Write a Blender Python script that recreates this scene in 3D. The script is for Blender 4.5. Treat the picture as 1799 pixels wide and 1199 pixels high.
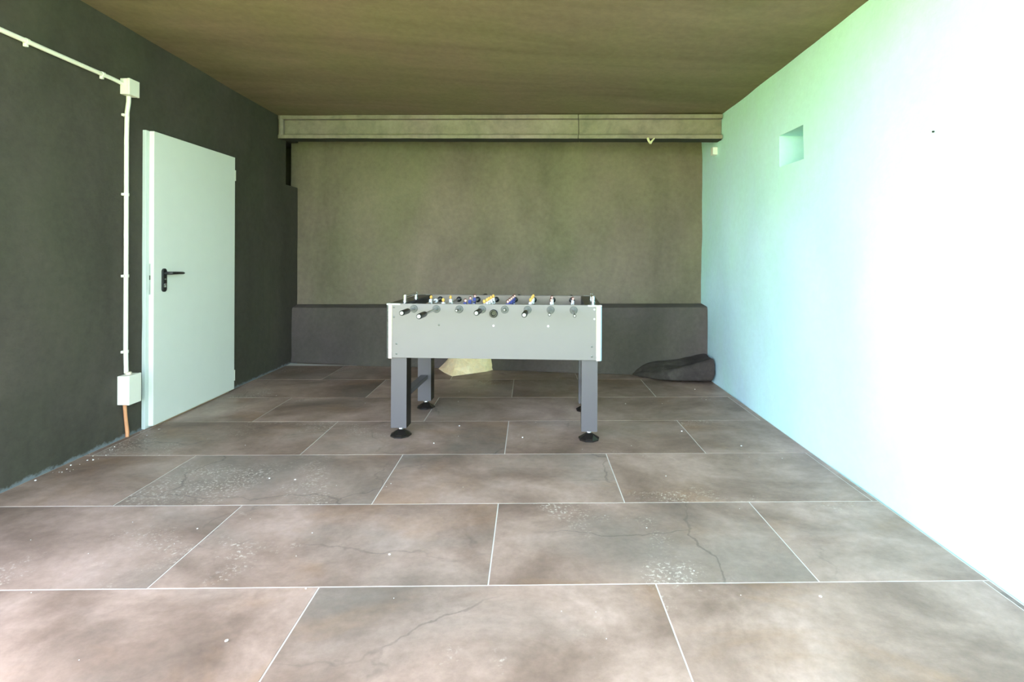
import bpy, bmesh, math, random
from mathutils import Vector, Matrix, noise
random.seed(7)
for o in list(bpy.data.objects): bpy.data.objects.remove(o)
S = bpy.context.scene
COL = S.collection

# ------------------------------------------------------------------ camera
cd = bpy.data.cameras.new('camera'); cam = bpy.data.objects.new('camera', cd); COL.objects.link(cam)
cd.sensor_width = 36.0; cd.sensor_fit = 'HORIZONTAL'
cd.lens = 898.73 / 1799 * 36.0
cd.shift_x = -51.16 / 1799; cd.shift_y = -152.8 / 1799
cd.clip_start = 0.05
R = Matrix.Rotation(-0.0222, 4, 'Z') @ Matrix.Rotation(math.pi/2, 4, 'X') @ Matrix.Rotation(0.0043, 4, 'Z')
cam.matrix_world = Matrix.Translation((0, 0, 1.1851)) @ R
S.camera = cam

# ------------------------------------------------------------------ light
SUN_DIR = Vector((-0.62, 0.36, 0.70)).normalized()      # towards the sun: high, left, behind the building
w = bpy.data.worlds.new('sky'); S.world = w; w.use_nodes = True
nt = w.node_tree; bg = nt.nodes['Background']
sky = nt.nodes.new('ShaderNodeTexSky'); sky.sky_type = 'NISHITA'; sky.sun_disc = False
sky.sun_elevation = math.asin(SUN_DIR.z); sky.sun_rotation = math.atan2(SUN_DIR.x, SUN_DIR.y)
sky.altitude = 300; sky.dust_density = 2.2
hs = nt.nodes.new('ShaderNodeHueSaturation'); hs.inputs['Saturation'].default_value = 0.72   # hazy summer sky
nt.links.new(sky.outputs[0], hs.inputs['Color']); nt.links.new(hs.outputs[0], bg.inputs[0]); bg.inputs[1].default_value = 0.34
sd = bpy.data.lights.new('sun', 'SUN'); so = bpy.data.objects.new('sun', sd); COL.objects.link(so)
sd.energy = 9.0; sd.angle = math.radians(0.6); sd.color = (1.0, 0.95, 0.86)
so.rotation_euler = SUN_DIR.to_track_quat('Z', 'Y').to_euler(); so.location = (-6, 3, 8)
S.view_settings.view_transform = 'Standard'; S.view_settings.look = 'None'
S.view_settings.gamma = 1.0; S.view_settings.use_curve_mapping = False
S.view_settings.exposure = 2.88

# ------------------------------------------------------------------ materials
def new_mat(name):
    m = bpy.data.materials.new(name); m.use_nodes = True
    return m, m.node_tree, m.node_tree.nodes['Principled BSDF']
def N(t, typ, **kw):
    n = t.nodes.new(typ)
    for k, v in kw.items(): setattr(n, k, v)
    return n
def mixc(t, fac, a, b, blend='MIX'):
    n = N(t, 'ShaderNodeMix', data_type='RGBA', blend_type=blend)
    for sock, v in ((n.inputs[0], fac), (n.inputs[6], a), (n.inputs[7], b)):
        if hasattr(v, 'is_output'): t.links.new(v, sock)
        elif isinstance(v, (int, float)): sock.default_value = v
        else: sock.default_value = (*v, 1)
    return n.outputs[2]
def noise_tex(t, vec, scale, detail=6, rough=.55, dist=0.0):
    n = N(t, 'ShaderNodeTexNoise'); n.inputs['Scale'].default_value = scale
    n.inputs['Detail'].default_value = detail; n.inputs['Roughness'].default_value = rough
    n.inputs['Distortion'].default_value = dist
    t.links.new(vec, n.inputs['Vector']); return n.outputs['Fac']
def ramp(t, fac, *stops):
    r = N(t, 'ShaderNodeValToRGB'); e = r.color_ramp.elements
    while len(e) < len(stops): e.new(.5)
    for i, (p, c) in enumerate(stops):
        e[i].position = p; e[i].color = (*c, 1) if not isinstance(c, (int, float)) else (c, c, c, 1)
    t.links.new(fac, r.inputs[0]); return r.outputs[0]
def coords(t, scale=(1, 1, 1), rnd=False):
    g = N(t, 'ShaderNodeNewGeometry'); m = N(t, 'ShaderNodeMapping'); m.inputs['Scale'].default_value = scale
    t.links.new(g.outputs['Position'], m.inputs['Vector'])
    if rnd:
        oi = N(t, 'ShaderNodeObjectInfo'); mm = N(t, 'ShaderNodeMath', operation='MULTIPLY'); mm.inputs[1].default_value = 37.0
        t.links.new(oi.outputs['Random'], mm.inputs[0])
        cx = N(t, 'ShaderNodeCombineXYZ')
        for i in range(3): t.links.new(mm.outputs[0], cx.inputs[i])
        t.links.new(cx.outputs[0], m.inputs['Location'])
    return m.outputs[0]
def bump(t, b, h, strength, dist=.01):
    n = N(t, 'ShaderNodeBump'); n.inputs['Strength'].default_value = strength; n.inputs['Distance'].default_value = dist
    t.links.new(h, n.inputs['Height']); t.links.new(n.outputs[0], b.inputs['Normal'])
def plain(name, col, rough=.5, metal=0.0, spec=.5, coat=0.0, var=0.0):
    m, t, b = new_mat(name)
    b.inputs['Base Color'].default_value = (*col, 1); b.inputs['Roughness'].default_value = rough
    b.inputs['Metallic'].default_value = metal; b.inputs['Specular IOR Level'].default_value = spec
    b.inputs['Coat Weight'].default_value = coat
    if var:
        f = noise_tex(t, coords(t), 9, 5)
        t.links.new(mixc(t, f, tuple(c*(1-var) for c in col), tuple(min(1, c*(1+var)) for c in col)), b.inputs['Base Color'])
    return m
def plaster(name, dark, mid, light, sc=1.4, stretch=(1, 1, .55), rough=.9, bs=.35, spec=.25, fine=.30, skirt=False):
    m, t, b = new_mat(name); v = coords(t, stretch)
    f1 = noise_tex(t, v, sc, 8, .62, .6)
    c = ramp(t, f1, (.30, dark), (.5, mid), (.72, light))
    f2 = noise_tex(t, coords(t), 22, 6, .7)
    c = mixc(t, fine, c, mixc(t, 1.0, c, ramp(t, f2, (.25, .55), (.75, 1.45)), 'MULTIPLY'))
    tv = noise_tex(t, coords(t, (1.7, 1.7, 1.1)), .9, 3, .5)
    c = mixc(t, .5, c, mixc(t, 1.0, c, ramp(t, tv, (.36, (.92, 1.03, .86)), (.64, (1.07, .97, 1.12))), 'MULTIPLY'))
    if skirt:                                             # paint rubbed off in flakes along the wall foot
        sp = N(t, 'ShaderNodeSeparateXYZ'); t.links.new(coords(t), sp.inputs[0])
        ma = N(t, 'ShaderNodeMath', operation='MULTIPLY_ADD'); ma.inputs[1].default_value = -11.0; ma.inputs[2].default_value = .42; t.links.new(sp.outputs['Z'], ma.inputs[0])
        mb = N(t, 'ShaderNodeMath', operation='ADD'); t.links.new(ma.outputs[0], mb.inputs[0]); t.links.new(noise_tex(t, coords(t), 14, 8, .75), mb.inputs[1])
        c = mixc(t, ramp(t, mb.outputs[0], (.72, 0.0), (.90, .75)), c, (.20, .22, .23))
    t.links.new(c, b.inputs['Base Color']); b.inputs['Roughness'].default_value = rough
    b.inputs['Specular IOR Level'].default_value = spec
    f3 = noise_tex(t, coords(t), 55, 8, .7); f4 = noise_tex(t, coords(t), 7, 4)
    add = N(t, 'ShaderNodeMath', operation='MULTIPLY_ADD'); add.inputs[1].default_value = .35
    t.links.new(f3, add.inputs[0]); t.links.new(f4, add.inputs[2])
    bump(t, b, add.outputs[0], bs, .012)
    return m
M_LEFT = plaster('charcoal_wall_paint', (0.0499, 0.0442, 0.0320), (0.0636, 0.0561, 0.0416), (0.0843, 0.0735, 0.0536), skirt=True)
M_BACK = plaster('grey_brown_wall_paint', (0.1403, 0.1173, 0.0798), (0.1887, 0.1558, 0.1058), (0.2363, 0.1935, 0.1327), 1.1)
M_LEDGE = plaster('dark_ledge_paint', (0.0770, 0.0651, 0.0533), (0.0947, 0.0792, 0.0651), (0.1154, 0.0962, 0.0792), 1.6)
M_CEIL = plaster('olive_ceiling_paint', (0.1554, 0.1193, 0.0695), (0.1890, 0.1445, 0.0862), (0.2226, 0.1714, 0.1056), 1.3, (.35, 2.2, 1), .8, .2)
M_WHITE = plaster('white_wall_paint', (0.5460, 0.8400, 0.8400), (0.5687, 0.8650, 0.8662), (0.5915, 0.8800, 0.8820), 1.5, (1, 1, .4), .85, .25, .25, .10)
M_BEAM = plaster('beam_paint', (0.1920, 0.1596, 0.1302), (0.2560, 0.2117, 0.1722), (0.3040, 0.2520, 0.2100), 5, (1, 1, 1), .7, .3)
M_SOFFIT = plain('beam_underside_shade', (.030, .030, .022), .8)  # shade beneath the beam, painted on as a near-black underside
M_ROCK = plaster('pale_stone', (.84, .62, .32), (.94, .74, .42), (.96, .82, .52), 9, (1, 1, 1), .9, .8)
M_RUBBLE = plaster('painted_rubble', (0.0416, 0.0336, 0.0280), (0.0600, 0.0488, 0.0408), (0.0960, 0.0800, 0.0680), 6, (1, 1, 1), .9, .9)

def tile_material():
    m, t, b = new_mat('oxidised_stone_tile'); v = coords(t, (1, 1.25, 1), True)
    f1 = noise_tex(t, v, 1.5, 9, .62, .35)
    c = ramp(t, f1, (.28, (0.1146, 0.0743, 0.0522)), (.44, (0.2239, 0.1486, 0.1086)), (.57, (0.3440, 0.2360, 0.1796)), (.75, (0.5022, 0.3565, 0.2871)))
    f2 = noise_tex(t, v, 1.05, 7, .65, .5)
    v2 = N(t, 'ShaderNodeMapping'); v2.inputs['Location'].default_value = (4.1, 8.7, 2.2); t.links.new(v, v2.inputs['Vector'])
    f3 = noise_tex(t, v2.outputs[0], 1.3, 7, .6, .8)
    c = mixc(t, ramp(t, f3, (.55, 0.0), (.72, .48)), c, (.29, .155, .070))          # rusty bloom
    f4 = noise_tex(t, v2.outputs[0], .9, 5, .55, .4)
    c = mixc(t, ramp(t, f4, (.50, 0.0), (.68, .55)), c, (.185, .165, .135))          # blue grey clouds
    f5 = noise_tex(t, v, 26, 8, .75)
    c = mixc(t, .35, c, mixc(t, 1.0, c, ramp(t, f5, (.3, .6), (.7, 1.4)), 'MULTIPLY'))
    pit = noise_tex(t, v, 70, 3, .7)
    pm = N(t, 'ShaderNodeMath', operation='MULTIPLY')
    t.links.new(ramp(t, pit, (.55, 0.0), (.62, 1.0)), pm.inputs[0]); t.links.new(ramp(t, f2, (.58, 0.0), (.66, 1.0)), pm.inputs[1])
    c = mixc(t, pm.outputs[0], c, (.56, .47, .38))                                  # worn speckle
    vo = N(t, 'ShaderNodeTexVoronoi', feature='DISTANCE_TO_EDGE'); vo.inputs['Scale'].default_value = 1.1
    vd = N(t, 'ShaderNodeVectorMath', operation='ADD'); t.links.new(v, vd.inputs[0])
    nz = N(t, 'ShaderNodeTexNoise'); nz.inputs['Scale'].default_value = 3.0; nz.inputs['Detail'].default_value = 6; t.links.new(v, nz.inputs['Vector'])
    sc = N(t, 'ShaderNodeVectorMath', operation='SCALE'); sc.inputs[3].default_value = .35; t.links.new(nz.outputs['Color'], sc.inputs[0])
    t.links.new(sc.outputs[0], vd.inputs[1]); t.links.new(vd.outputs[0], vo.inputs['Vector'])
    cm = N(t, 'ShaderNodeMath', operation='MULTIPLY')
    t.links.new(ramp(t, vo.outputs['Distance'], (.002, 1.0), (.007, 0.0)), cm.inputs[0]); t.links.new(ramp(t, f4, (.50, 0.0), (.62, .55)), cm.inputs[1])
    c = mixc(t, cm.outputs[0], c, (.07, .055, .045))                                # hairline veins
    t.links.new(c, b.inputs['Base Color'])
    t.links.new(ramp(t, f1, (.3, .52), (.7, .40)), b.inputs['Roughness'])
    b.inputs['Specular IOR Level'].default_value = .35
    bump(t, b, f5, .12, .004)
    return m
M_TILE = tile_material()
M_GROUT = plain('pale_grout', (.62, .57, .50), .9, var=.12)
M_TRIM = plain('white_plastic', (.80, .78, .66), .35, var=.03)
M_DOOR = plain('pale_door_paint', (.70, .715, .635), .42, var=.03)
M_JAMB = plain('pale_frame_paint', (.55, .60, .56), .4)
M_BLACK = plain('black_plastic', (.012, .012, .012), .28)
M_BLACKLAM = plain('black_laminate', (.006, .006, .005), .3, 0.0, .25)
M_CHROME = plain('chrome', (.84, .85, .86), .22, 1.0)
M_STEEL = plain('brushed_steel', (.55, .57, .57), .3, 1.0)
M_SILVER = plain('silver_laminate', (.176, .160, .147), .4, 0.0, .5, var=.03)
M_LEG = plain('grey_leg_laminate', (.090, .080, .082), .4, var=.03)
M_DISC = plain('grey_bearing_plastic', (.085, .088, .080), .45)
M_INNER = plain('taupe_inner_board', (.25, .205, .15), .6, var=.05)
M_FIELD = plain('green_field', (.05, .17, .06), .5)
M_CAPW = plain('light_grip_cap', (.42, .42, .39), .35)
M_ORANGE = plain('orange_plastic', (.82, .45, .09), .4)
M_WHITEP = plain('white_glossy_plastic', (.85, .85, .82), .3)
M_BLUE = plain('blue_plastic', (.05, .07, .30), .35)
M_HAIR = plain('brown_plastic', (.12, .035, .02), .4)
M_SKIN = plain('pink_plastic', (.78, .50, .40), .4)
M_CABLE = plain('copper_orange_sleeve', (.62, .28, .13), .5, var=.2)
M_DARKHOLE = plain('dark_hole', (.02, .02, .018), .9)
M_GRASS = plain('lawn_green', (.16, .26, .045), .9, var=.3)
M_CRUMB = plain('white_crumb', (.80, .78, .72), .8)

# ------------------------------------------------------------------ builders
def link(name, bm, mats, parent=None, loc=None, smooth=False):
    me = bpy.data.meshes.new(name); bm.normal_update(); bm.to_mesh(me); bm.free()
    for m in (mats if isinstance(mats, (list, tuple)) else [mats]): me.materials.append(m)
    o = bpy.data.objects.new(name, me); COL.objects.link(o)
    if parent: o.parent = parent
    if loc: o.location = loc
    if smooth:
        for p in me.polygons: p.use_smooth = True
        try:
            me.set_sharp_from_angle(angle=math.radians(40))
        except Exception: pass
    return o
def empty(name, loc=(0, 0, 0), rz=0.0):
    o = bpy.data.objects.new(name, None); COL.objects.link(o); o.location = loc; o.rotation_euler[2] = rz
    o.empty_display_size = .1; return o
def tag(o, label, cat=None, group=None):
    o['label'] = label
    if cat: o['category'] = cat
    if group: o['group'] = group
    return o
def struct(o, label=None):
    o['kind'] = 'structure'
    if label: o['label'] = label
    return o
def box(bm, x0, x1, y0, y1, z0, z1, mi=0, bev=0.0, seg=2):
    vs = [bm.verts.new(p) for p in ((x0,y0,z0),(x1,y0,z0),(x1,y1,z0),(x0,y1,z0),(x0,y0,z1),(x1,y0,z1),(x1,y1,z1),(x0,y1,z1))]
    fs = [bm.faces.new([vs[i] for i in q]) for q in ((0,3,2,1),(4,5,6,7),(0,1,5,4),(1,2,6,5),(2,3,7,6),(3,0,4,7))]
    for f in fs: f.material_index = mi
    if bev:
        es = list({e for f in fs for e in f.edges})
        r = bmesh.ops.bevel(bm, geom=es, offset=bev, segments=seg, affect='EDGES', profile=.5)
        for f in r['faces']: f.material_index = mi
    return fs
def bx(*a, **k):
    bm = bmesh.new(); box(bm, *a, **k); return bm
def frame_of(d):
    d = d.normalized(); a = Vector((0, 0, 1)) if abs(d.z) < .9 else Vector((1, 0, 0))
    u = d.cross(a).normalized(); return u, d.cross(u).normalized()
def tube(bm, pts, radii, seg=16, mi=0, cap=True):
    pts = [Vector(p) for p in pts]
    if isinstance(radii, (int, float)): radii = [radii]*len(pts)
    rings = []; u = None
    for i, p in enumerate(pts):
        d = (pts[min(i+1, len(pts)-1)] - pts[max(i-1, 0)])
        if d.length < 1e-9: d = pts[-1] - pts[0]
        if u is None: u, v = frame_of(d)
        else:
            dn = d.normalized(); u = (u - dn*u.dot(dn)).normalized(); v = dn.cross(u)
        rings.append([bm.verts.new(p + (u*math.cos(2*math.pi*k/seg) + v*math.sin(2*math.pi*k/seg))*radii[i]) for k in range(seg)])
    for a, b in zip(rings, rings[1:]):
        for k in range(seg):
            f = bm.faces.new((a[k], a[(k+1) % seg], b[(k+1) % seg], b[k])); f.material_index = mi
    if cap:
        f = bm.faces.new(rings[0][::-1]); f.material_index = mi
        f = bm.faces.new(rings[-1]); f.material_index = mi
    bmesh.ops.recalc_face_normals(bm, faces=bm.faces[:])
def lathe(bm, axis_o, axis_d, prof, seg=20, mi=0):
    """prof: (distance along axis, radius) list"""
    o = Vector(axis_o); d = Vector(axis_d).normalized()
    tube(bm, [o + d*a for a, r in prof], [max(r, 1e-4) for a, r in prof], seg, mi)
def lathe2(bm, o, d, prof, seg=20, mi=0):
    """like lathe but the frame is fixed, so steps at the same distance are allowed"""
    o = Vector(o); d = Vector(d).normalized(); u, v = frame_of(d); rings = []
    for a, r in prof:
        r = max(r, 1e-4)
        rings.append([bm.verts.new(o + d*a + (u*math.cos(2*math.pi*k/seg) + v*math.sin(2*math.pi*k/seg))*r) for k in range(seg)])
    for a, b in zip(rings, rings[1:]):
        for k in range(seg):
            f = bm.faces.new((a[k], a[(k+1) % seg], b[(k+1) % seg], b[k])); f.material_index = mi
    for ring in (rings[0][::-1], rings[-1]):
        f = bm.faces.new(ring); f.material_index = mi
    bmesh.ops.recalc_face_normals(bm, faces=bm.faces[:])

def wall(name, p0, p1, z0, z1, outward, thick, mat, nu, nv, amp, us=(), zs=(), pocket=None, freq=1.6, ztop=None):
    """a thick wall from floor point p0 to p1; the inner face is a gently uneven grid, and
    pocket=(u0,u1,za,zb,depth) sinks a recess into it.  us, zs add grid lines."""
    p0 = Vector((*p0, 0)); p1 = Vector((*p1, 0)); d = p1 - p0; L = d.length; d.normalize(); n = Vector((*outward, 0)).normalized()
    U = sorted({round(L*i/nu, 4) for i in range(nu+1)} | {round(u, 4) for u in us})
    Z = sorted({round(z0 + (z1-z0)*i/nv, 4) for i in range(nv+1)} | {round(z, 4) for z in zs})
    bm = bmesh.new(); F = {}; B = {}
    for i, u in enumerate(U):
        for j, z in enumerate(Z):
            q = p0 + d*u + Vector((0, 0, z))
            a = noise.noise(q*freq + Vector((3.1, 7.7, 1.3)))*amp + noise.noise(q*freq*3.1)*amp*.35
            F[i, j] = bm.verts.new(q + n*a); B[i, j] = bm.verts.new(q + n*thick)
    inside = lambda i, j: pocket and U[i] >= pocket[0]-1e-3 and U[i+1] <= pocket[1]+1e-3 and Z[j] >= pocket[2]-1e-3 and Z[j+1] <= pocket[3]+1e-3
    I, J = len(U)-1, len(Z)-1
    for i in range(I):
        for j in range(J):
            bm.faces.new((B[i,j], B[i,j+1], B[i+1,j+1], B[i+1,j]))
            if not inside(i, j): bm.faces.new((F[i,j], F[i+1,j], F[i+1,j+1], F[i,j+1]))
    for i in range(I):
        bm.faces.new((F[i,0], B[i,0], B[i+1,0], F[i+1,0])); bm.faces.new((F[i,J], F[i+1,J], B[i+1,J], B[i,J]))
    for j in range(J):
        bm.faces.new((F[0,j], F[0,j+1], B[0,j+1], B[0,j])); bm.faces.new((F[I,j], B[I,j], B[I,j+1], F[I,j+1]))
    if pocket:
        i0 = U.index(round(pocket[0], 4)); i1 = U.index(round(pocket[1], 4)); j0 = Z.index(round(pocket[2], 4)); j1 = Z.index(round(pocket[3], 4))
        ring = [(i, j0) for i in range(i0, i1)] + [(i1, j) for j in range(j0, j1)] + [(i, j1) for i in range(i1, i0, -1)] + [(i0, j) for j in range(j1, j0, -1)]
        inner = [bm.verts.new(p0 + d*U[i] + Vector((0, 0, Z[j])) + n*pocket[4]) for i, j in ring]
        for k in range(len(ring)):
            k2 = (k+1) % len(ring); bm.faces.new((F[ring[k]], inner[k], inner[k2], F[ring[k2]]))
        bm.faces.new(inner)
    bmesh.ops.recalc_face_normals(bm, faces=bm.faces[:])
    return link(name, bm, mat, smooth=True)

# ------------------------------------------------------------------ room shell
LX = lambda y: -2.600 + (y-2.57)*.0099                     # left wall inner face
RX = lambda y: 1.690 + (y-1.7)*.0088                       # right wall inner face
LEDGE0, LEDGE1 = Vector((-2.570, 5.585)), Vector((1.722, 4.903))
WALL0, WALL1 = Vector((-2.569, 5.714)), Vector((1.722, 5.088))
YL0 = 1.90
# left wall with the dark slot at its far upper end
struct(wall('wall_left', (LX(YL0), YL0), (LX(6.2), 6.2), -.05, 2.75, (-1, 0), .45, M_LEFT, 60, 42, .007,
     us=(5.44-YL0, 5.99-YL0), zs=(1.905, 2.40), pocket=(round(5.44-YL0, 4), round(5.99-YL0, 4), 1.905, 2.40, .34)),
     'charcoal painted plaster wall with the pale door')
# right wall, running on outside past the roof edge, with the small square recess
YR0 = -1.2
struct(wall('wall_right', (RX(YR0), YR0), (RX(6.0), 6.0), -.05, 2.75, (1, 0), .45, M_WHITE, 100, 44, .015,
     us=(3.145-YR0, 3.450-YR0), zs=(1.785, 1.998), pocket=(round(3.145-YR0, 4), round(3.450-YR0, 4), 1.785, 1.998, .26)),
     'bright white plaster wall with a small square recess')
# back wall: lower part meets the left wall, upper part passes into the slot
def back_wall():
    d = (WALL1 - WALL0).normalized(); n = Vector((-d.y, d.x)); n = n if n.y > 0 else -n
    bm = bmesh.new(); L = (WALL1 - WALL0).length + .05
    U = [-.078, 0.0] + [L*i/44 for i in range(1, 45)]
    Zs = [-.05] + [.12*i for i in range(1, 16)] + [1.895, 1.925] + [2.0 + .1*i for i in range(0, 8)]
    def P(u, z, back):
        q = WALL0 + d*u; a = noise.noise(Vector((u*1.5, z*1.5, 4.2)))*.008 if not back else .30
        if -.001 < u < .001 and z < 1.9: a *= .3
        return (q.x + n.x*a, q.y + n.y*a, z)
    F = {}; B = {}
    for i, u in enumerate(U):
        for j, z in enumerate(Zs):
            F[i, j] = bm.verts.new(P(u, z, False)); B[i, j] = bm.verts.new(P(u, z, True))
    js = Zs.index(1.895)
    keep = lambda i, j: 0 <= i < len(U)-1 and 0 <= j < len(Zs)-1 and (i > 0 or j >= js)
    for i in range(len(U)-1):
        for j in range(len(Zs)-1):
            if not keep(i, j): continue
            bm.faces.new((F[i,j], F[i+1,j], F[i+1,j+1], F[i,j+1])); bm.faces.new((B[i,j], B[i,j+1], B[i+1,j+1], B[i+1,j]))
            if not keep(i-1, j): bm.faces.new((F[i,j], F[i,j+1], B[i,j+1], B[i,j]))
            if not keep(i+1, j): bm.faces.new((F[i+1,j], B[i+1,j], B[i+1,j+1], F[i+1,j+1]))
            if not keep(i, j-1): bm.faces.new((F[i,j], B[i,j], B[i+1,j], F[i+1,j]))
            if not keep(i, j+1): bm.faces.new((F[i,j+1], F[i+1,j+1], B[i+1,j+1], B[i,j+1]))
    for v in list(bm.verts):
        if not v.link_faces: bm.verts.remove(v)
    bmesh.ops.recalc_face_normals(bm, faces=bm.faces[:])
    return link('wall_back', bm, M_BACK, smooth=True)
struct(back_wall(), 'grey brown plaster wall behind the football table')

def ceiling():
    bm = bmesh.new(); nx, ny = 40, 34; F = {}; B = {}
    for i in range(nx+1):
        for j in range(ny+1):
            y = 0.75 + (6.3-0.75)*j/ny; x = -2.9 + (2.0+2.9)*i/nx  # unseen front overhang, drawn out to even the light along the right wall
            s = (x+2.58)/(1.71+2.58)
            hl = 2.637 - .0234*(y-3.0); hr = 2.472 - .0142*(y-2.54)
            z = hl + (hr-hl)*s + noise.noise(Vector((x*1.2, y*1.2, 0)))*.008
            F[i, j] = bm.verts.new((x, y, z)); B[i, j] = bm.verts.new((x, y, 2.95))
    for i in range(nx):
        for j in range(ny):
            bm.faces.new((F[i,j], F[i,j+1], F[i+1,j+1], F[i+1,j])); bm.faces.new((B[i,j], B[i+1,j], B[i+1,j+1], B[i,j+1]))
    for i in range(nx):
        bm.faces.new((F[i,0], F[i+1,0], B[i+1,0], B[i,0])); bm.faces.new((F[i,ny], B[i,ny], B[i+1,ny], F[i+1,ny]))
    for j in range(ny):
        bm.faces.new((F[0,j], B[0,j], B[0,j+1], F[0,j+1])); bm.faces.new((F[nx,j], F[nx,j+1], B[nx,j+1], B[nx,j]))
    bmesh.ops.recalc_face_normals(bm, faces=bm.faces[:])
    return link('ceiling', bm, M_CEIL, smooth=True)
struct(ceiling(), 'olive grey painted ceiling')

# floor: pale grout bed and every stone tile a piece of its own
def clip(poly, a, b):                                     # keep what lies left of the line a -> b
    out = []
    side = lambda p: (b[0]-a[0])*(p[1]-a[1]) - (b[1]-a[1])*(p[0]-a[0])
    for k in range(len(poly)):
        p, q = poly[k], poly[(k+1) % len(poly)]; sp, sq = side(p), side(q)
        if sp >= 0: out.append(p)
        if (sp > 0 > sq) or (sp < 0 < sq):
            t = sp/(sp-sq); out.append((p[0]+(q[0]-p[0])*t, p[1]+(q[1]-p[1])*t))
    return out
def area(p): return abs(sum(p[k][0]*p[(k+1) % len(p)][1] - p[(k+1) % len(p)][0]*p[k][1] for k in range(len(p))))/2
bed = [(-4.4, -1.2), (RX(-1.2)-.003, -1.2), (RX(4.88)-.006, 4.88), (LEDGE0.x+.005, LEDGE0.y-.022), (LX(1.9)+.008, 1.9), (LX(1.9), 1.885), (-4.4, 1.885)]
bm = bmesh.new()
lo = [bm.verts.new((*p, -.06)) for p in bed]; hi = [bm.verts.new((*p, -.0015)) for p in bed]
bm.faces.new(hi); bm.faces.new(lo[::-1])
for k in range(len(bed)):
    k2 = (k+1) % len(bed); bm.faces.new((lo[k], lo[k2], hi[k2], hi[k]))
floor = struct(link('floor', bm, M_GROUT), 'large oxidised stone tiles with pale joints')
G = .0026
for r in range(-5, 7):
    y0 = 1.832 + .6*(r-1) + G; y1 = y0 + .6 - 2*G
    off = -.742 if r % 2 == 0 else -1.344
    for c in range(-3, 4):
        x0 = off + 1.2*c + G; x1 = x0 + 1.2 - 2*G
        p = [(x0, y0), (x1, y0), (x1, y1), (x0, y1)]
        p = clip(p, (RX(-1.2)-.011, -1.2), (RX(6)-.011, 6))
        if p and y1 > 1.89: p = clip(p, (LX(6)+.012, 6), (LX(1)+.012, 1))
        if p and y1 <= 1.89: p = clip(p, (-4.39, 6), (-4.39, -2))
        if p: p = clip(p, (LEDGE1.x, LEDGE1.y-.018), (LEDGE0.x, LEDGE0.y-.018))
        if p: p = clip(p, (-10, -1.19), (10, -1.19))
        if len(p) < 3 or area(p) < .004: continue
        bm = bmesh.new(); dz = random.uniform(-.0004, .0004)
        cxm = sum(q[0] for q in p)/len(p); cym = sum(q[1] for q in p)/len(p)
        a = [bm.verts.new((q[0], q[1], -.0014)) for q in p]
        b2 = [bm.verts.new((q[0], q[1], -.0006+dz)) for q in p]
        t2 = [bm.verts.new((q[0]+.0012*(1 if q[0] < cxm else -1), q[1]+.0012*(1 if q[1] < cym else -1), dz)) for q in p]
        bm.faces.new(t2)
        for k in range(len(p)):
            k2 = (k+1) % len(p); bm.faces.new((a[k], a[k2], b2[k2], b2[k])); bm.faces.new((b2[k], b2[k2], t2[k2], t2[k]))
        bmesh.ops.recalc_face_normals(bm, faces=bm.faces[:])
        link('tile', bm, M_TILE, floor)

# low plastered ledge along the back wall
def ledge():
    d = (LEDGE1 - LEDGE0); L = d.length; d.normalize(); n = Vector((-d.y, d.x)); bm = bmesh.new(); nu = 60
    prof = []
    rows = []
    for i in range(nu+1):
        u = .004 + (L-.008)*i/nu; s = u/L; top = .602 + (.680-.602)*s
        wallq = WALL0 + (WALL1-WALL0)*s; q0 = LEDGE0 + d*u
        sec = [(-.045*max(0, noise.noise(Vector((u*1.7, 0, 9))))-.004, .0), (-.014, .03), (0, .07), (0, .2), (0, .33), (0, .46), (0, top-.03), (.008, top-.008), (.03, top)]
        row = []
        for a, z in sec:
            k = noise.noise(Vector((u*2.2, z*2.2, 1.7)))*.010 + noise.noise(Vector((u*7, z*7, 5)))*.004
            row.append(bm.verts.new((q0.x + n.x*(a+k), q0.y + n.y*(a+k), z + (k*.5 if z > .1 else 0))))
        row.append(bm.verts.new((wallq.x, wallq.y - .012, top+.018)))
        row.append(bm.verts.new((wallq.x, wallq.y - .012, .0)))
        rows.append(row)
    for a, b in zip(rows, rows[1:]):
        for k in range(len(a)):
            k2 = (k+1) % len(a); bm.faces.new((a[k], b[k], b[k2], a[k2]))
    bm.faces.new(rows[0]); bm.faces.new(rows[-1][::-1])
    bmesh.ops.recalc_face_normals(bm, faces=bm.faces[:])
    return link('trim_1', bm, M_LEDGE, smooth=True)
struct(ledge(), 'low dark plastered ledge along the back wall')

# ground outside the open front
bm = bx(-30, 30, -45, -1.25, -.16, -.06)
struct(link('lawn', bm, M_GRASS), 'lawn in front of the open side')
bm = bx(-30, -4.45, -1.25, 1.85, -.16, -.06)
struct(link('lawn', bm, M_GRASS), 'lawn beside the paved front')

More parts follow.
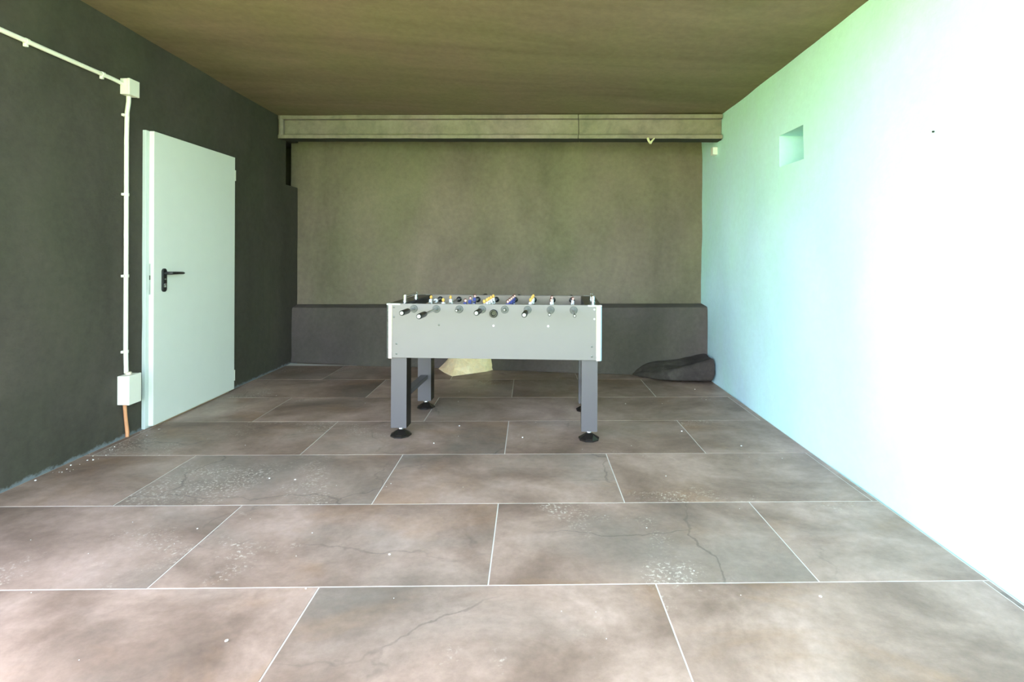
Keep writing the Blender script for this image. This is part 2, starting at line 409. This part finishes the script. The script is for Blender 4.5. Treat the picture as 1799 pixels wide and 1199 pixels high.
# ------------------------------------------------------------------ steel beam under the ceiling
B0, B1 = Vector((-2.566, 5.262, 0)), Vector((1.703, 4.496, 0))
def beam():
    root = empty('steel_beam', (B0.x, B0.y, 2.352))
    tag(root, 'painted steel channel beam spanning the back under the ceiling', 'beam')
    d = B1 - B0; L = d.length; dn = d.normalized(); n = Vector((-dn.y, dn.x, 0))
    seam = L*.705
    # (depth, fraction of the height)
    prof = [(0, 0), (0, .15), (.004, .165), (.050, .175), (.052, .20), (.052, .815), (.050, .83), (.004, .83), (0, .838), (0, .995), (.02, 1.0), (.155, 1.0), (.155, 0)]
    def seg(u0, u1, name):
        bm = bmesh.new(); rows = []; nu = max(6, int((u1-u0)/.06))
        for i in range(nu+1):
            u = u0 + (u1-u0)*i/nu; s = u/L; q = B0 + d*s; zb = 2.352 + (2.216-2.352)*s; zt = 2.588 + (2.434-2.588)*s
            row = []
            for a, fz in prof:
                k = noise.noise(Vector((u*6, fz*3, 2)))*.0025
                row.append(bm.verts.new((q.x + n.x*(a+k) - root.location.x, q.y + n.y*(a+k) - root.location.y, zb + (zt-zb)*fz + (k*1.4 if fz in (0, .15) else 0) - root.location.z)))
            rows.append(row)
        for a, b in zip(rows, rows[1:]):
            for k in range(len(a)):
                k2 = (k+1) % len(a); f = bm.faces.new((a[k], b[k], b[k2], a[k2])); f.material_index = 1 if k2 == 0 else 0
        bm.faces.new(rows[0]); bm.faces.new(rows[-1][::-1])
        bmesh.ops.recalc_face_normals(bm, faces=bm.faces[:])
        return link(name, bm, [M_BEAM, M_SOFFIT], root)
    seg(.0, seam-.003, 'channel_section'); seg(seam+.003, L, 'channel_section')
    # end plate at the left, its rounded edge towards the room
    bm = bmesh.new(); q = -n*.004
    tube(bm, [(dn.x*.022+n.x*.02, dn.y*.022+n.y*.02, .012), (dn.x*.022+n.x*.02, dn.y*.022+n.y*.02, .226)], .026, 14)
    link('end_plate', bm, M_BEAM, root, smooth=True)
    return root
beam()
bm = bmesh.new()
tube(bm, [(1.062, 4.600, 2.236), (1.066, 4.588, 2.215), (1.082, 4.584, 2.186)], [.011, .011, .009], 8)
tube(bm, [(1.082, 4.584, 2.186), (1.098, 4.585, 2.212), (1.122, 4.592, 2.236)], [.009, .008, .005], 8)
tag(link('cable_hook', bm, plain('cream_plastic', (.75, .70, .45), .4), smooth=True), 'small cream V shaped hook hanging from the beam', 'hook')

# ------------------------------------------------------------------ stones at the foot of the ledge
def rubble():
    bm = bmesh.new(); rows = []
    st = [(1.01, 5.085, .012, .020), (1.09, 4.885, .050, .105), (1.18, 4.775, .085, .145), (1.28, 4.715, .110, .160), (1.38, 4.690, .138, .172),
          (1.48, 4.675, .165, .190), (1.58, 4.655, .200, .220), (1.66, 4.630, .235, .240), (1.712, 4.615, .262, .250)]
    for i, (x, yf, hf, hb) in enumerate(st):
        s = (x - LEDGE0.x)/(LEDGE1.x - LEDGE0.x); yb = LEDGE0.y + (LEDGE1.y-LEDGE0.y)*s - .004
        sec = [(yf, .001), (yf-.006, hf*.35), (yf+.004, hf*.75), (yf+.03, hf), (yf+(yb-yf)*.45, (hf+hb)/2 - .022), (yb-.03, hb-.008), (yb, hb), (yb, .001)]
        row = []
        for k, (y, z) in enumerate(sec):
            j = noise.noise(Vector((x*9, y*9, z*9)))*.014 if 0 < k < 6 else 0
            row.append(bm.verts.new((min(x, 1.708), min(y + j, yb), max(.001, z + (j*.6 if 2 < k < 7 else 0)))))
        rows.append(row)
    for a, b in zip(rows, rows[1:]):
        for k in range(len(a)):
            k2 = (k+1) % len(a); bm.faces.new((a[k], b[k], b[k2], a[k2]))
    bm.faces.new(rows[0]); bm.faces.new(rows[-1][::-1])
    bmesh.ops.recalc_face_normals(bm, faces=bm.faces[:])
    o = link('rock_footing', bm, M_RUBBLE, smooth=True)
    mod = o.modifiers.new('s', 'SUBSURF'); mod.levels = 2; mod.render_levels = 2
    tex = bpy.data.textures.new('rubble', 'CLOUDS'); tex.noise_scale = .06
    dm = o.modifiers.new('d', 'DISPLACE'); dm.texture = tex; dm.strength = .018; dm.mid_level = .55; dm.texture_coords = 'LOCAL'
    return tag(o, 'dark painted rock mound in the corner under the white wall', 'rock')
rubble()
def pale_rock():
    bm = bmesh.new()
    P = lambda *c: bm.verts.new(c)
    yb = lambda x: LEDGE0.y + (LEDGE1.y-LEDGE0.y)*(x-LEDGE0.x)/(LEDGE1.x-LEDGE0.x) - .012
    lo = [P(-.935, 5.285, .001), P(-.845, 5.105, .001), P(-.745, 4.955, .001), P(-.60, 5.045, .001), P(-.432, 5.150, .001), P(-.372, yb(-.372), .001)]
    mid = [P(-.915, 5.292, .018), P(-.835, 5.150, .045), P(-.735, 5.030, .060), P(-.59, 5.085, .075), P(-.445, 5.170, .062), P(-.378, yb(-.38), .045)]
    up = [P(-.850, yb(-.85), .085), P(-.800, 5.245, .135), P(-.72, 5.17, .190), P(-.59, 5.185, .205), P(-.46, 5.20, .180), P(-.395, yb(-.39), .150)]
    tp = [P(-.80, yb(-.80), .16), P(-.76, yb(-.76), .22), P(-.69, yb(-.69), .27), P(-.59, yb(-.59), .28), P(-.48, yb(-.48), .25), P(-.41, yb(-.41), .20)]
    for a, b in ((lo, mid), (mid, up), (up, tp)):
        for k in range(5): bm.faces.new((a[k], a[k+1], b[k+1], b[k]))
    for f in (bm.faces.new((lo[0], mid[0], up[0], tp[0], tp[1], tp[2], tp[3], tp[4], tp[5], up[5], mid[5], lo[5])), bm.faces.new(lo[::-1])): pass
    bmesh.ops.recalc_face_normals(bm, faces=bm.faces[:])
    bmesh.ops.triangulate(bm, faces=bm.faces[:])
    bmesh.ops.subdivide_edges(bm, edges=bm.edges[:], cuts=3, use_grid_fill=True)
    for v in bm.verts:
        k = noise.noise(v.co*11)*.012 + noise.noise(v.co*31)*.004
        if v.co.z > .01 and v.co.y < yb(v.co.x) - .02: v.co += Vector((k*.6, k, k*.6))
    o = link('bare_rock', bm, M_ROCK)
    return tag(o, 'pale cream bare rock jutting out at floor under the table', 'rock')
pale_rock()

# ------------------------------------------------------------------ door on the left wall
def door():
    root = struct(empty('door_1', (-2.592, 3.48, 0)), 'pale grey green metal door with black lever handle')
    ox, oy = root.location.x, root.location.y
    def at(name, bm, m, parent=None, smooth=False):
        bmesh.ops.translate(bm, verts=bm.verts[:], vec=(-ox, -oy, 0)); o = link(name, bm, m, parent or root, smooth=smooth); return o
    bm = bmesh.new(); box(bm, -2.590, -2.566, 3.476, 3.545, .002, 2.004, bev=.002)
    at('jamb', bm, M_JAMB)
    bm = bmesh.new(); box(bm, -2.588, -2.568, 4.40, 4.452, .002, 2.0, bev=.002)
    at('jamb', bm, M_JAMB)
    bm = bmesh.new(); box(bm, -2.588, -2.568, 3.546, 4.399, 1.96, 2.0, bev=.002)
    at('head_jamb', bm, M_JAMB)
    leaf = at('door_leaf', bx(-2.5655, -2.533, 3.503, 4.452, .014, 2.003, bev=.003), M_DOOR)
    bm = bmesh.new(); box(bm, -2.590, -2.545, 3.55, 4.39, .001, .010)
    at('threshold', bm, plain('brass_threshold', (.55, .42, .25), .35, .6))
    for z in (1.805, .085):
        bm = bmesh.new(); tube(bm, [(-2.541, 4.461, z), (-2.541, 4.461, z+.09)], .0085, 12)
        box(bm, -2.560, -2.546, 4.4525, 4.462, z+.01, z+.08)
        at('hinge', bm, M_TRIM, smooth=True)
    # lock plate let into the leaf edge
    lp = at('lock_plate', bx(-2.561, -2.549, 3.5005, 3.5045, .90, 1.11, bev=.0012), M_STEEL)
    bm = bmesh.new(); box(bm, -2.558, -2.552, 3.498, 3.5002, 1.0, 1.03)
    at('latch', bm, M_BLACK, lp)
    # handle plate with lever, key cover and cylinder
    bm = bmesh.new(); seg = 10; y0, zb, zt, r = 3.597, .933, 1.054, .0205
    pr = [(y0+r*math.cos(a), zt+r*math.sin(a)) for a in [math.pi*k/seg for k in range(seg+1)]] + [(y0-r*math.cos(a), zb-r*math.sin(a)) for a in [math.pi*k/seg for k in range(seg+1)]]
    A = [bm.verts.new((-2.5328, y, z)) for y, z in pr]; B = [bm.verts.new((-2.523, y, z)) for y, z in pr]; C = [bm.verts.new((-2.521, y0+(y-y0)*.86, (z-.993)*.975+.993)) for y, z in pr]
    for P, Q in ((A, B), (B, C)):
        for k in range(len(pr)):
            k2 = (k+1) % len(pr); bm.faces.new((P[k], P[k2], Q[k2], Q[k]))
    bm.faces.new(A[::-1]); bm.faces.new(C); bmesh.ops.recalc_face_normals(bm, faces=bm.faces[:])
    hp = at('handle_plate', bm, M_BLACK, leaf)
    hp2 = hp
    bm = bmesh.new()
    tube(bm, [(-2.522, y0, 1.042), (-2.490, y0, 1.042), (-2.478, y0+.006, 1.042), (-2.474, y0+.022, 1.042), (-2.474, y0+.07, 1.041), (-2.475, y0+.112, 1.039), (-2.476, y0+.126, 1.038)],
         [.0105, .0105, .0105, .0105, .0095, .0095, .006], 14)
    at('lever', bm, M_BLACK, leaf, True)
    bm = bmesh.new(); lathe2(bm, (-2.5212, y0, .965), (1, 0, 0), [(0, .0085), (.006, .0085), (.007, .006)], 14); box(bm, -2.5212, -2.515, y0-.005, y0+.005, .945, .960)
    at('lock_cylinder', bm, M_STEEL, leaf, True)
    bm = bmesh.new(); lathe2(bm, (-2.5212, y0, 1.000), (1, 0, 0), [(0, .006), (.003, .006), (.004, .003)], 12)
    at('key_cover', bm, M_STEEL, leaf, True)
door()

# ------------------------------------------------------------------ electric run on the left wall
def junction_box(loc, sx, sy, sz, label, lid_gap=.010):
    root = empty('junction_box', loc); tag(root, label, 'junction box', 'white electric boxes on the dark wall')
    link('box_body', bx(0, sx-.016, 0, sy, 0, sz, bev=.003), M_TRIM, root)
    lid = link('lid', bx(sx-.0155, sx, -.0015, sy+.0015, -.0015, sz+.0015, bev=.003), M_TRIM, root)
    return root
XW = -2.5915
up = junction_box((XW, 3.288, 2.186), .060, .083, .100, 'small white junction box at the top corner of the conduit')
lowb = junction_box((XW, 3.276, .222), .075, .100, .182, 'larger white electric box low beside the door frame')
for z, r in ((.182, .018),):
    bm = bmesh.new(); lathe2(bm, (.030, .052, z+.0005), (0, 0, 1), [(0, r), (.012, r), (.016, .0145)], 14); link('gland', bm, plain('cream_gland', (.70, .62, .45), .5), lowb, smooth=True)
def conduit(name, pts, label, clips, axis):
    root = empty(name, pts[0]); tag(root, label, 'conduit', 'white conduit runs on the dark wall'); o = Vector(pts[0])
    bm = bmesh.new(); tube(bm, [Vector(p)-o for p in pts], .0125, 14); link('pipe', bm, M_TRIM, root, smooth=True)
    for c in clips:
        bm = bmesh.new(); p = Vector(c) - o
        if axis == 'z':
            lathe2(bm, p - Vector((0, 0, .009)), (0, 0, 1), [(0, .0155), (.018, .0155)], 14); box(bm, p.x-.013, p.x+.004, p.y-.026, p.y-.010, p.z-.008, p.z+.008, bev=.002)
        else:
            lathe2(bm, p - Vector((0, .009, 0)), (0, 1, 0), [(0, .0155), (.018, .0155)], 14); box(bm, p.x-.013, p.x+.004, p.y-.008, p.y+.008, p.z-.028, p.z-.010, bev=.002)
        link('clip', bm, M_TRIM, root, smooth=True)
    return root
XC = -2.577
conduit('conduit', [(XC+.001, 3.338, 2.185), (XC+.001, 3.338, 2.15), (XC, 3.328, 2.08), (XC, 3.324, 1.9), (XC, 3.325, 1.2), (XC, 3.325, .75), (XC, 3.325, .56), (XC, 3.330, .412)],
        'vertical white conduit between the two boxes beside the door', [(XC, 3.323, 2.058), (XC, 3.324, 1.554), (XC, 3.325, 1.034), (XC, 3.325, .551)], 'z')
conduit('conduit', [(XC-.005, 2.26, 2.272), (XC-.002, 2.8, 2.262), (XC, 3.2, 2.256), (XC, 3.287, 2.252)],
        'slanting white conduit running along the upper left wall to the front', [(XC-.003, 2.677, 2.264), (XC, 3.139, 2.257)], 'y')
bm = bmesh.new(); tube(bm, [(XC+.002, 3.316, .222), (XC+.001, 3.322, .16), (XC, 3.332, .09), (XC+.002, 3.338, .03), (XC+.003, 3.336, .002)], [.011, .010, .0105, .011, .010], 10)
tag(link('cable_sleeve', bm, M_CABLE, smooth=True), 'short copper orange cable sleeve below the low electric box', 'cable')

# ------------------------------------------------------------------ on the right wall
sx = RX(4.68)
root = empty('wall_sensor', (sx, 4.66, 2.10)); tag(root, 'tiny white sensor box on the white wall below the beam', 'sensor')
link('sensor_body', bx(-.050, -.004, -.028, .030, 0, .072, bev=.006), M_WHITEP, root)
bm = bmesh.new(); box(bm, -.0039, .004, -.02, .02, .012, .06); link('bracket', bm, M_WHITEP, root)
bm = bmesh.new(); tube(bm, [(RX(2.1)+.004, 2.110, 1.707), (RX(2.1)-.006, 2.109, 1.706)], [.0035, .0042], 8)
tag(link('nail', bm, M_BLACK), 'dark nail stub in the bright white wall', 'nail')

# ------------------------------------------------------------------ crumbs of plaster on the tiles
bm = bmesh.new()
for (x, y) in [(random.uniform(-2.3, 1.5), random.uniform(1.5, 4.6)) for _ in range(70)] + [(LX(3.3)+random.uniform(.02, .14), random.uniform(2.7, 3.5)) for _ in range(30)]:
    r = random.choice((.002, .002, .003, .004, .006)); m = Matrix.Translation((x, y, r*.45+.0005)) @ Matrix.Rotation(random.uniform(0, 6), 4, 'Z') @ Matrix.Diagonal((r, r*.8, r*.5, 1))
    bmesh.ops.create_icosphere(bm, subdivisions=1, radius=1, matrix=m)
cr = tag(link('plaster_crumbs', bm, M_CRUMB), 'tiny white plaster crumbs scattered over the stone tiles', 'crumbs'); cr['kind'] = 'stuff'

# ------------------------------------------------------------------ football table
TA = math.radians(-3.8)
T = empty('foosball_table', (-.912, 3.290, 0), TA)
tag(T, 'silver and black table football game standing on four legs', 'game table')
W, D, ZB, ZT = 1.368, .740, .519, .865
def part(name, bm, m, parent=T, label=None, smooth=False, loc=None):
    o = link(name, bm, m, parent, loc, smooth)
    if label: o['label'] = label
    return o
part('front_panel', bx(.0335, W-.0335, 0, .022, ZB, ZT, bev=.0015), M_SILVER, label='silver front panel')
part('rear_panel', bx(.0335, W-.0335, D-.022, D, ZB, ZT, bev=.0015), [M_SILVER])
part('inner_board', bx(.107, W-.107, D-.030, D-.0225, .60, ZT-.002), M_INNER, label='taupe inner side board')
part('inner_board', bx(.107, W-.107, .0225, .030, .60, ZT-.004), M_INNER)
for s in (0, 1):
    fx = (lambda x: x) if s == 0 else (lambda x: W - x)
    def sb(x0, x1, *r, **k):
        a, b = sorted((fx(x0), fx(x1))); return bx(a, b, *r, **k)
    part('end_panel', sb(.004, .024, .034, D-.034, ZB, ZT-.014), M_SILVER)
    part('goal_wall', sb(.088, .106, .0305, D-.031, .60, ZT-.014), M_BLACKLAM, label='black inner goal wall')
    part('end_rail', sb(.002, .106, .0225, D-.0225, ZT-.013, ZT, bev=.002), M_BLACKLAM, label='glossy black end rail')
    for y in (0, 1):                                       # rounded chrome corner angles
        bm = bmesh.new(); prof = [(.0330, -.003)] + [(.018 - .021*math.sin(a), .018 - .021*math.cos(a)) for a in [math.pi/2*k/8 for k in range(9)]] + [(-.003, .0330), (.0, .0330), (.0, .018), (.0035, .0085), (.0085, .0035), (.018, .0), (.0330, 0)]
        A = []; B = []
        for (px, py) in prof:
            X = fx(px); Y = py if y == 0 else D - py
            A.append(bm.verts.new((X, Y, ZB-.004))); B.append(bm.verts.new((X, Y, ZT-.010)))
        for k in range(len(prof)):
            k2 = (k+1) % len(prof); bm.faces.new((A[k], A[k2], B[k2], B[k]))
        bm.faces.new(A[::-1]); bm.faces.new(B); bmesh.ops.recalc_face_normals(bm, faces=bm.faces[:])
        part('corner_trim', bm, M_CHROME, label='chrome corner trim', smooth=True)
        bm = bmesh.new(); x0, x1 = sorted((fx(-.001), fx(.088)))
        yy = (-.003, .021) if y == 0 else (D-.021, D+.003)
        box(bm, x0, x1, yy[0], yy[1], ZT-.0095, ZT+.001, bev=.0015)
        part('corner_cap', bm, M_CAPW)
    # legs with feet
    for y0 in (.018, D-.018-.098):
        bm = bmesh.new(); x0, x1 = sorted((fx(.0235), fx(.1245)))
        fs = box(bm, x0, x1, y0, y0+.098, .064, ZB-.0005)
        bm.normal_update()
        for f in bm.faces:
            if abs(f.normal.x) > .9: f.material_index = 1
        leg = part('leg', bm, [M_LEG, M_BLACKLAM], label='grey leg with black sides')
        cxl, cyl = (x0+x1)/2, y0+.049
        bm = bmesh.new(); lathe2(bm, (cxl, cyl, .0), (0, 0, 1), [(.0015, .060), (.002, .068), (.010, .068), (.036, .026), (.040, .020)], 9)
        part('foot', bm, plain('polished_black_foot', (.015, .012, .010), .12), leg, label='faceted polished black levelling foot')
        bm = bmesh.new(); lathe2(bm, (cxl, cyl, .0405), (0, 0, 1), [(0, .016), (.006, .019), (.012, .018), (.020, .012), (.0232, .012)], 16)
        part('foot_stem', bm, M_CHROME, leg, label='chrome foot stem', smooth=True)
    bm = bmesh.new(); x0, x1 = sorted((fx(.045), fx(.100)))
    fs = box(bm, x0, x1, .1165, D-.1165, .232, .262, bev=.002)
    part('stretcher', bm, [M_LEG])
part('bottom_panel', bx(.03, W-.03, .0235, D-.0235, ZB+.004, ZB+.018), M_BLACKLAM)
part('playfield', bx(.1075, W-.1075, .031, D-.031, .735, .745), M_FIELD, label='green playing field')
# screws
def screw(x, z, m, r=.0065):
    bm = bmesh.new(); lathe2(bm, (x, -.0001, z), (0, -1, 0), [(0, r), (.0012, r), (.0025, r*.6)], 12); part('screw', bm, m, smooth=True)
M_SCREW = plain('dark_screw', (.12, .125, .11), .35, .7)
for x, z, m in [(.047, .842, M_SCREW), (.047, .780, M_SCREW), (.064, .609, M_SCREW), (.064, .545, M_SCREW), (1.322, .838, M_CAPW), (1.322, .778, M_CAPW),
             (1.307, .605, M_SCREW), (1.307, .543, M_SCREW), (.337, .732, M_SCREW), (.686, .730, M_WHITEP), (1.032, .731, M_WHITEP)]: screw(x, z, m)
# ball entry cup in the front panel
bm = bmesh.new(); lathe2(bm, (.687, -.0002, .808), (0, -1, 0), [(0, .0255), (.012, .0255), (.016, .022), (.016, .0165), (.003, .013)], 24)
part('ball_entry', bm, M_BLACK, label='black round ball entry cup', smooth=True)
# chrome bow handles on the end rails
for x, y0, y1, h in ((.066, .165, .425, .042), (1.326, .215, .440, .038)):
    bm = bmesh.new(); z = ZT + .0006
    tube(bm, [(x, y0, z), (x, y0, z+h)], .0115, 14); tube(bm, [(x, y1, z), (x, y1, z+h)], .0115, 14)
    tube(bm, [(x, y0-.004, z+h-.009), (x, y1+.004, z+h-.009)], .0095, 12)
    lathe2(bm, (x, y0, z), (0, 0, 1), [(0, .018), (.003, .018), (.004, .012)], 14); lathe2(bm, (x, y1, z), (0, 0, 1), [(0, .018), (.003, .018), (.004, .012)], 14)
    part('score_rail', bm, M_CHROME, label='chrome bow on the end rail', smooth=True)

# --- the players: one figure per team, copied along the rods
def figure(name, cols):
    bm = bmesh.new()                                       # 0 skin/head 1 hair 2 shirt 3 shorts 4 shoes
    def sec(z0, z1, a0, b0, a1, b1, mi):
        lo = [bm.verts.new(p) for p in ((-b0, -a0, z0), (b0, -a0, z0), (b0, a0, z0), (-b0, a0, z0))]
        hi = [bm.verts.new(p) for p in ((-b1, -a1, z1), (b1, -a1, z1), (b1, a1, z1), (-b1, a1, z1))]
        for q in ((lo[0], lo[1], hi[1], hi[0]), (lo[1], lo[2], hi[2], hi[1]), (lo[2], lo[3], hi[3], hi[2]), (lo[3], lo[0], hi[0], hi[3]), lo[::-1], hi):
            f = bm.faces.new(q); f.material_index = mi
    sec(-.016, .0245, .0125, .0105, .0155, .0095, 2)       # torso around the rod
    sec(.0185, .0265, .0100, .0085, .0060, .0060, 2)       # shoulders
    for s in (-1, 1):
        lo = bmesh.ops.create_icosphere(bm, subdivisions=1, radius=1, matrix=Matrix.Translation((0, s*.0165, .010)) @ Matrix.Diagonal((.006, .0045, .014, 1)))
        for v in lo['verts']:
            for f in v.link_faces: f.material_index = 2
    sec(-.036, -.0155, .0115, .0085, .0125, .0105, 3)
    sec(-.066, -.0355, .0095, .0070, .0105, .0080, 0)
    sec(-.080, -.0655, .0105, .0125, .0100, .0085, 4)
    h = bmesh.ops.create_icosphere(bm, subdivisions=2, radius=1, matrix=Matrix.Translation((0, 0, .0395)) @ Matrix.Diagonal((.0105, .0095, .0130, 1)))
    for v in h['verts']:
        for f in v.link_faces:
            c = f.calc_center_median(); f.material_index = 1 if (c.z > .045 or c.x > .004) else 0
    me = bpy.data.meshes.new(name); bm.normal_update(); bm.to_mesh(me); bm.free()
    for m in cols: me.materials.append(m)
    return me
ME_A = figure('player_orange', [M_ORANGE, M_ORANGE, M_WHITEP, M_BLACK, M_BLACK])
ME_B = figure('player_blue', [M_SKIN, M_HAIR, M_BLUE, M_WHITEP, M_BLACK])
ME_B2 = figure('player_white', [M_SKIN, M_HAIR, M_WHITEP, M_BLUE, M_BLACK])
ZR = .833
XS = [.175, .3205, .467, .612, .757, .902, 1.047, 1.192]
FR = [-.245, -.395, -.085, -.210, -.022, -.280, -.250, -.300]       # front ends of the rods
HAND = [1, 1, 0, 1, 0, 1, 0, 0]
MEN = [[.415], [.20, .425], [.18, .365, .55], [.11, .235, .315, .425, .545], [.125, .245, .36, .475, .585], [.25, .445, .58], [.27, .47], [.385]]
TILT = [4, -6, 5, -4, 7, 3, -5, 2]
for i in range(8):
    yf = FR[i]; yr = max(D+.10, yf+1.10)
    if HAND[i]: rear, front = min(yr, D+.12), yf
    else: rear, front = D+.26+.05*(i % 3), yf
    bm = bmesh.new(); tube(bm, [(0, front+.004, 0), (0, rear-.004, 0)], .0068, 12)
    rod = part('rod', bm, M_STEEL, label='steel rod with player figures', smooth=True, loc=(XS[i], 0, ZR))
    rod.rotation_euler[1] = math.radians(TILT[i])
    def grip(y0, sgn):                                      # handle whose outer end is at y0
        bm = bmesh.new(); prof = [(0, .0125), (.003, .0155)]
        for k in range(6): prof += [(.012+.017*k, .0165), (.022+.017*k, .0150)]
        prof += [(.118, .0160), (.126, .0145), (.130, .009)]
        lathe2(bm, (0, y0, 0), (0, sgn, 0), prof, 18)
        part('handle', bm, M_BLACK, rod, 'black ribbed handle', True)
        bm = bmesh.new(); lathe2(bm, (0, y0-.0003*sgn, 0), (0, -sgn, 0), [(0, .0105), (.0015, .0105), (.003, .009), (.003, .003), (.002, .001)], 18)
        part('handle_cap', bm, M_CAPW, rod, 'pale handle end cap', True)
    def stub(y0, sgn):
        bm = bmesh.new(); lathe2(bm, (0, y0, 0), (0, sgn, 0), [(0, .0055), (0, .0095), (.020, .0095), (.024, .0072)], 14)
        part('end_sleeve', bm, M_BLACK, rod, smooth=True)
        bm = bmesh.new(); lathe2(bm, (0, y0-.0003*sgn, 0), (0, -sgn, 0), [(0, .0055), (.0015, .0045)], 12)
        part('sleeve_plug', bm, M_CAPW, rod, smooth=True)
    if HAND[i]: grip(front, 1); stub(rear, -1)
    else: stub(front, 1); grip(rear, -1)
    for y, sg in ((-.0003, -1), (D+.0003, 1)):              # bearing discs on the outer faces
        bm = bmesh.new(); lathe2(bm, (XS[i], y, ZR), (0, sg, 0), [(0, .0245), (.003, .0245), (.005, .0225), (.005, .0125), (.011, .0115), (.0115, .0085)], 24)
        part('bearing', bm, M_DISC, label='grey round rod bearing', smooth=True)
    for y, sg in ((D-.0303, -1), (.0303, 1)):               # inner bearings and rubber bumpers
        bm = bmesh.new(); lathe2(bm, (0, y, 0), (0, sg, 0), [(0, .021), (.005, .021), (.008, .015), (.030, .0145), (.033, .010)], 16)
        part('bumper', bm, M_BLACK, rod, smooth=True)
    if i == 0:
        bm = bmesh.new(); lathe2(bm, (0, .555, 0), (0, 1, 0), [(0, .009), (.0, .0165), (.012, .0165), (.012, .009)], 16)
        part('collar', bm, M_WHITEP, rod, 'white collar on the first rod', True)
    me = ME_A if HAND[i] else (ME_B if i in (4, 2) else ME_B2)
    for y in MEN[i]:
        o = bpy.data.objects.new('player_figure', me); COL.objects.link(o); o.parent = rod; o.location = (0, y, 0)
        if not HAND[i]: o.rotation_euler[2] = math.pi
        o['label'] = 'orange headed player figure in white' if HAND[i] else 'brown haired player figure in blue and white'
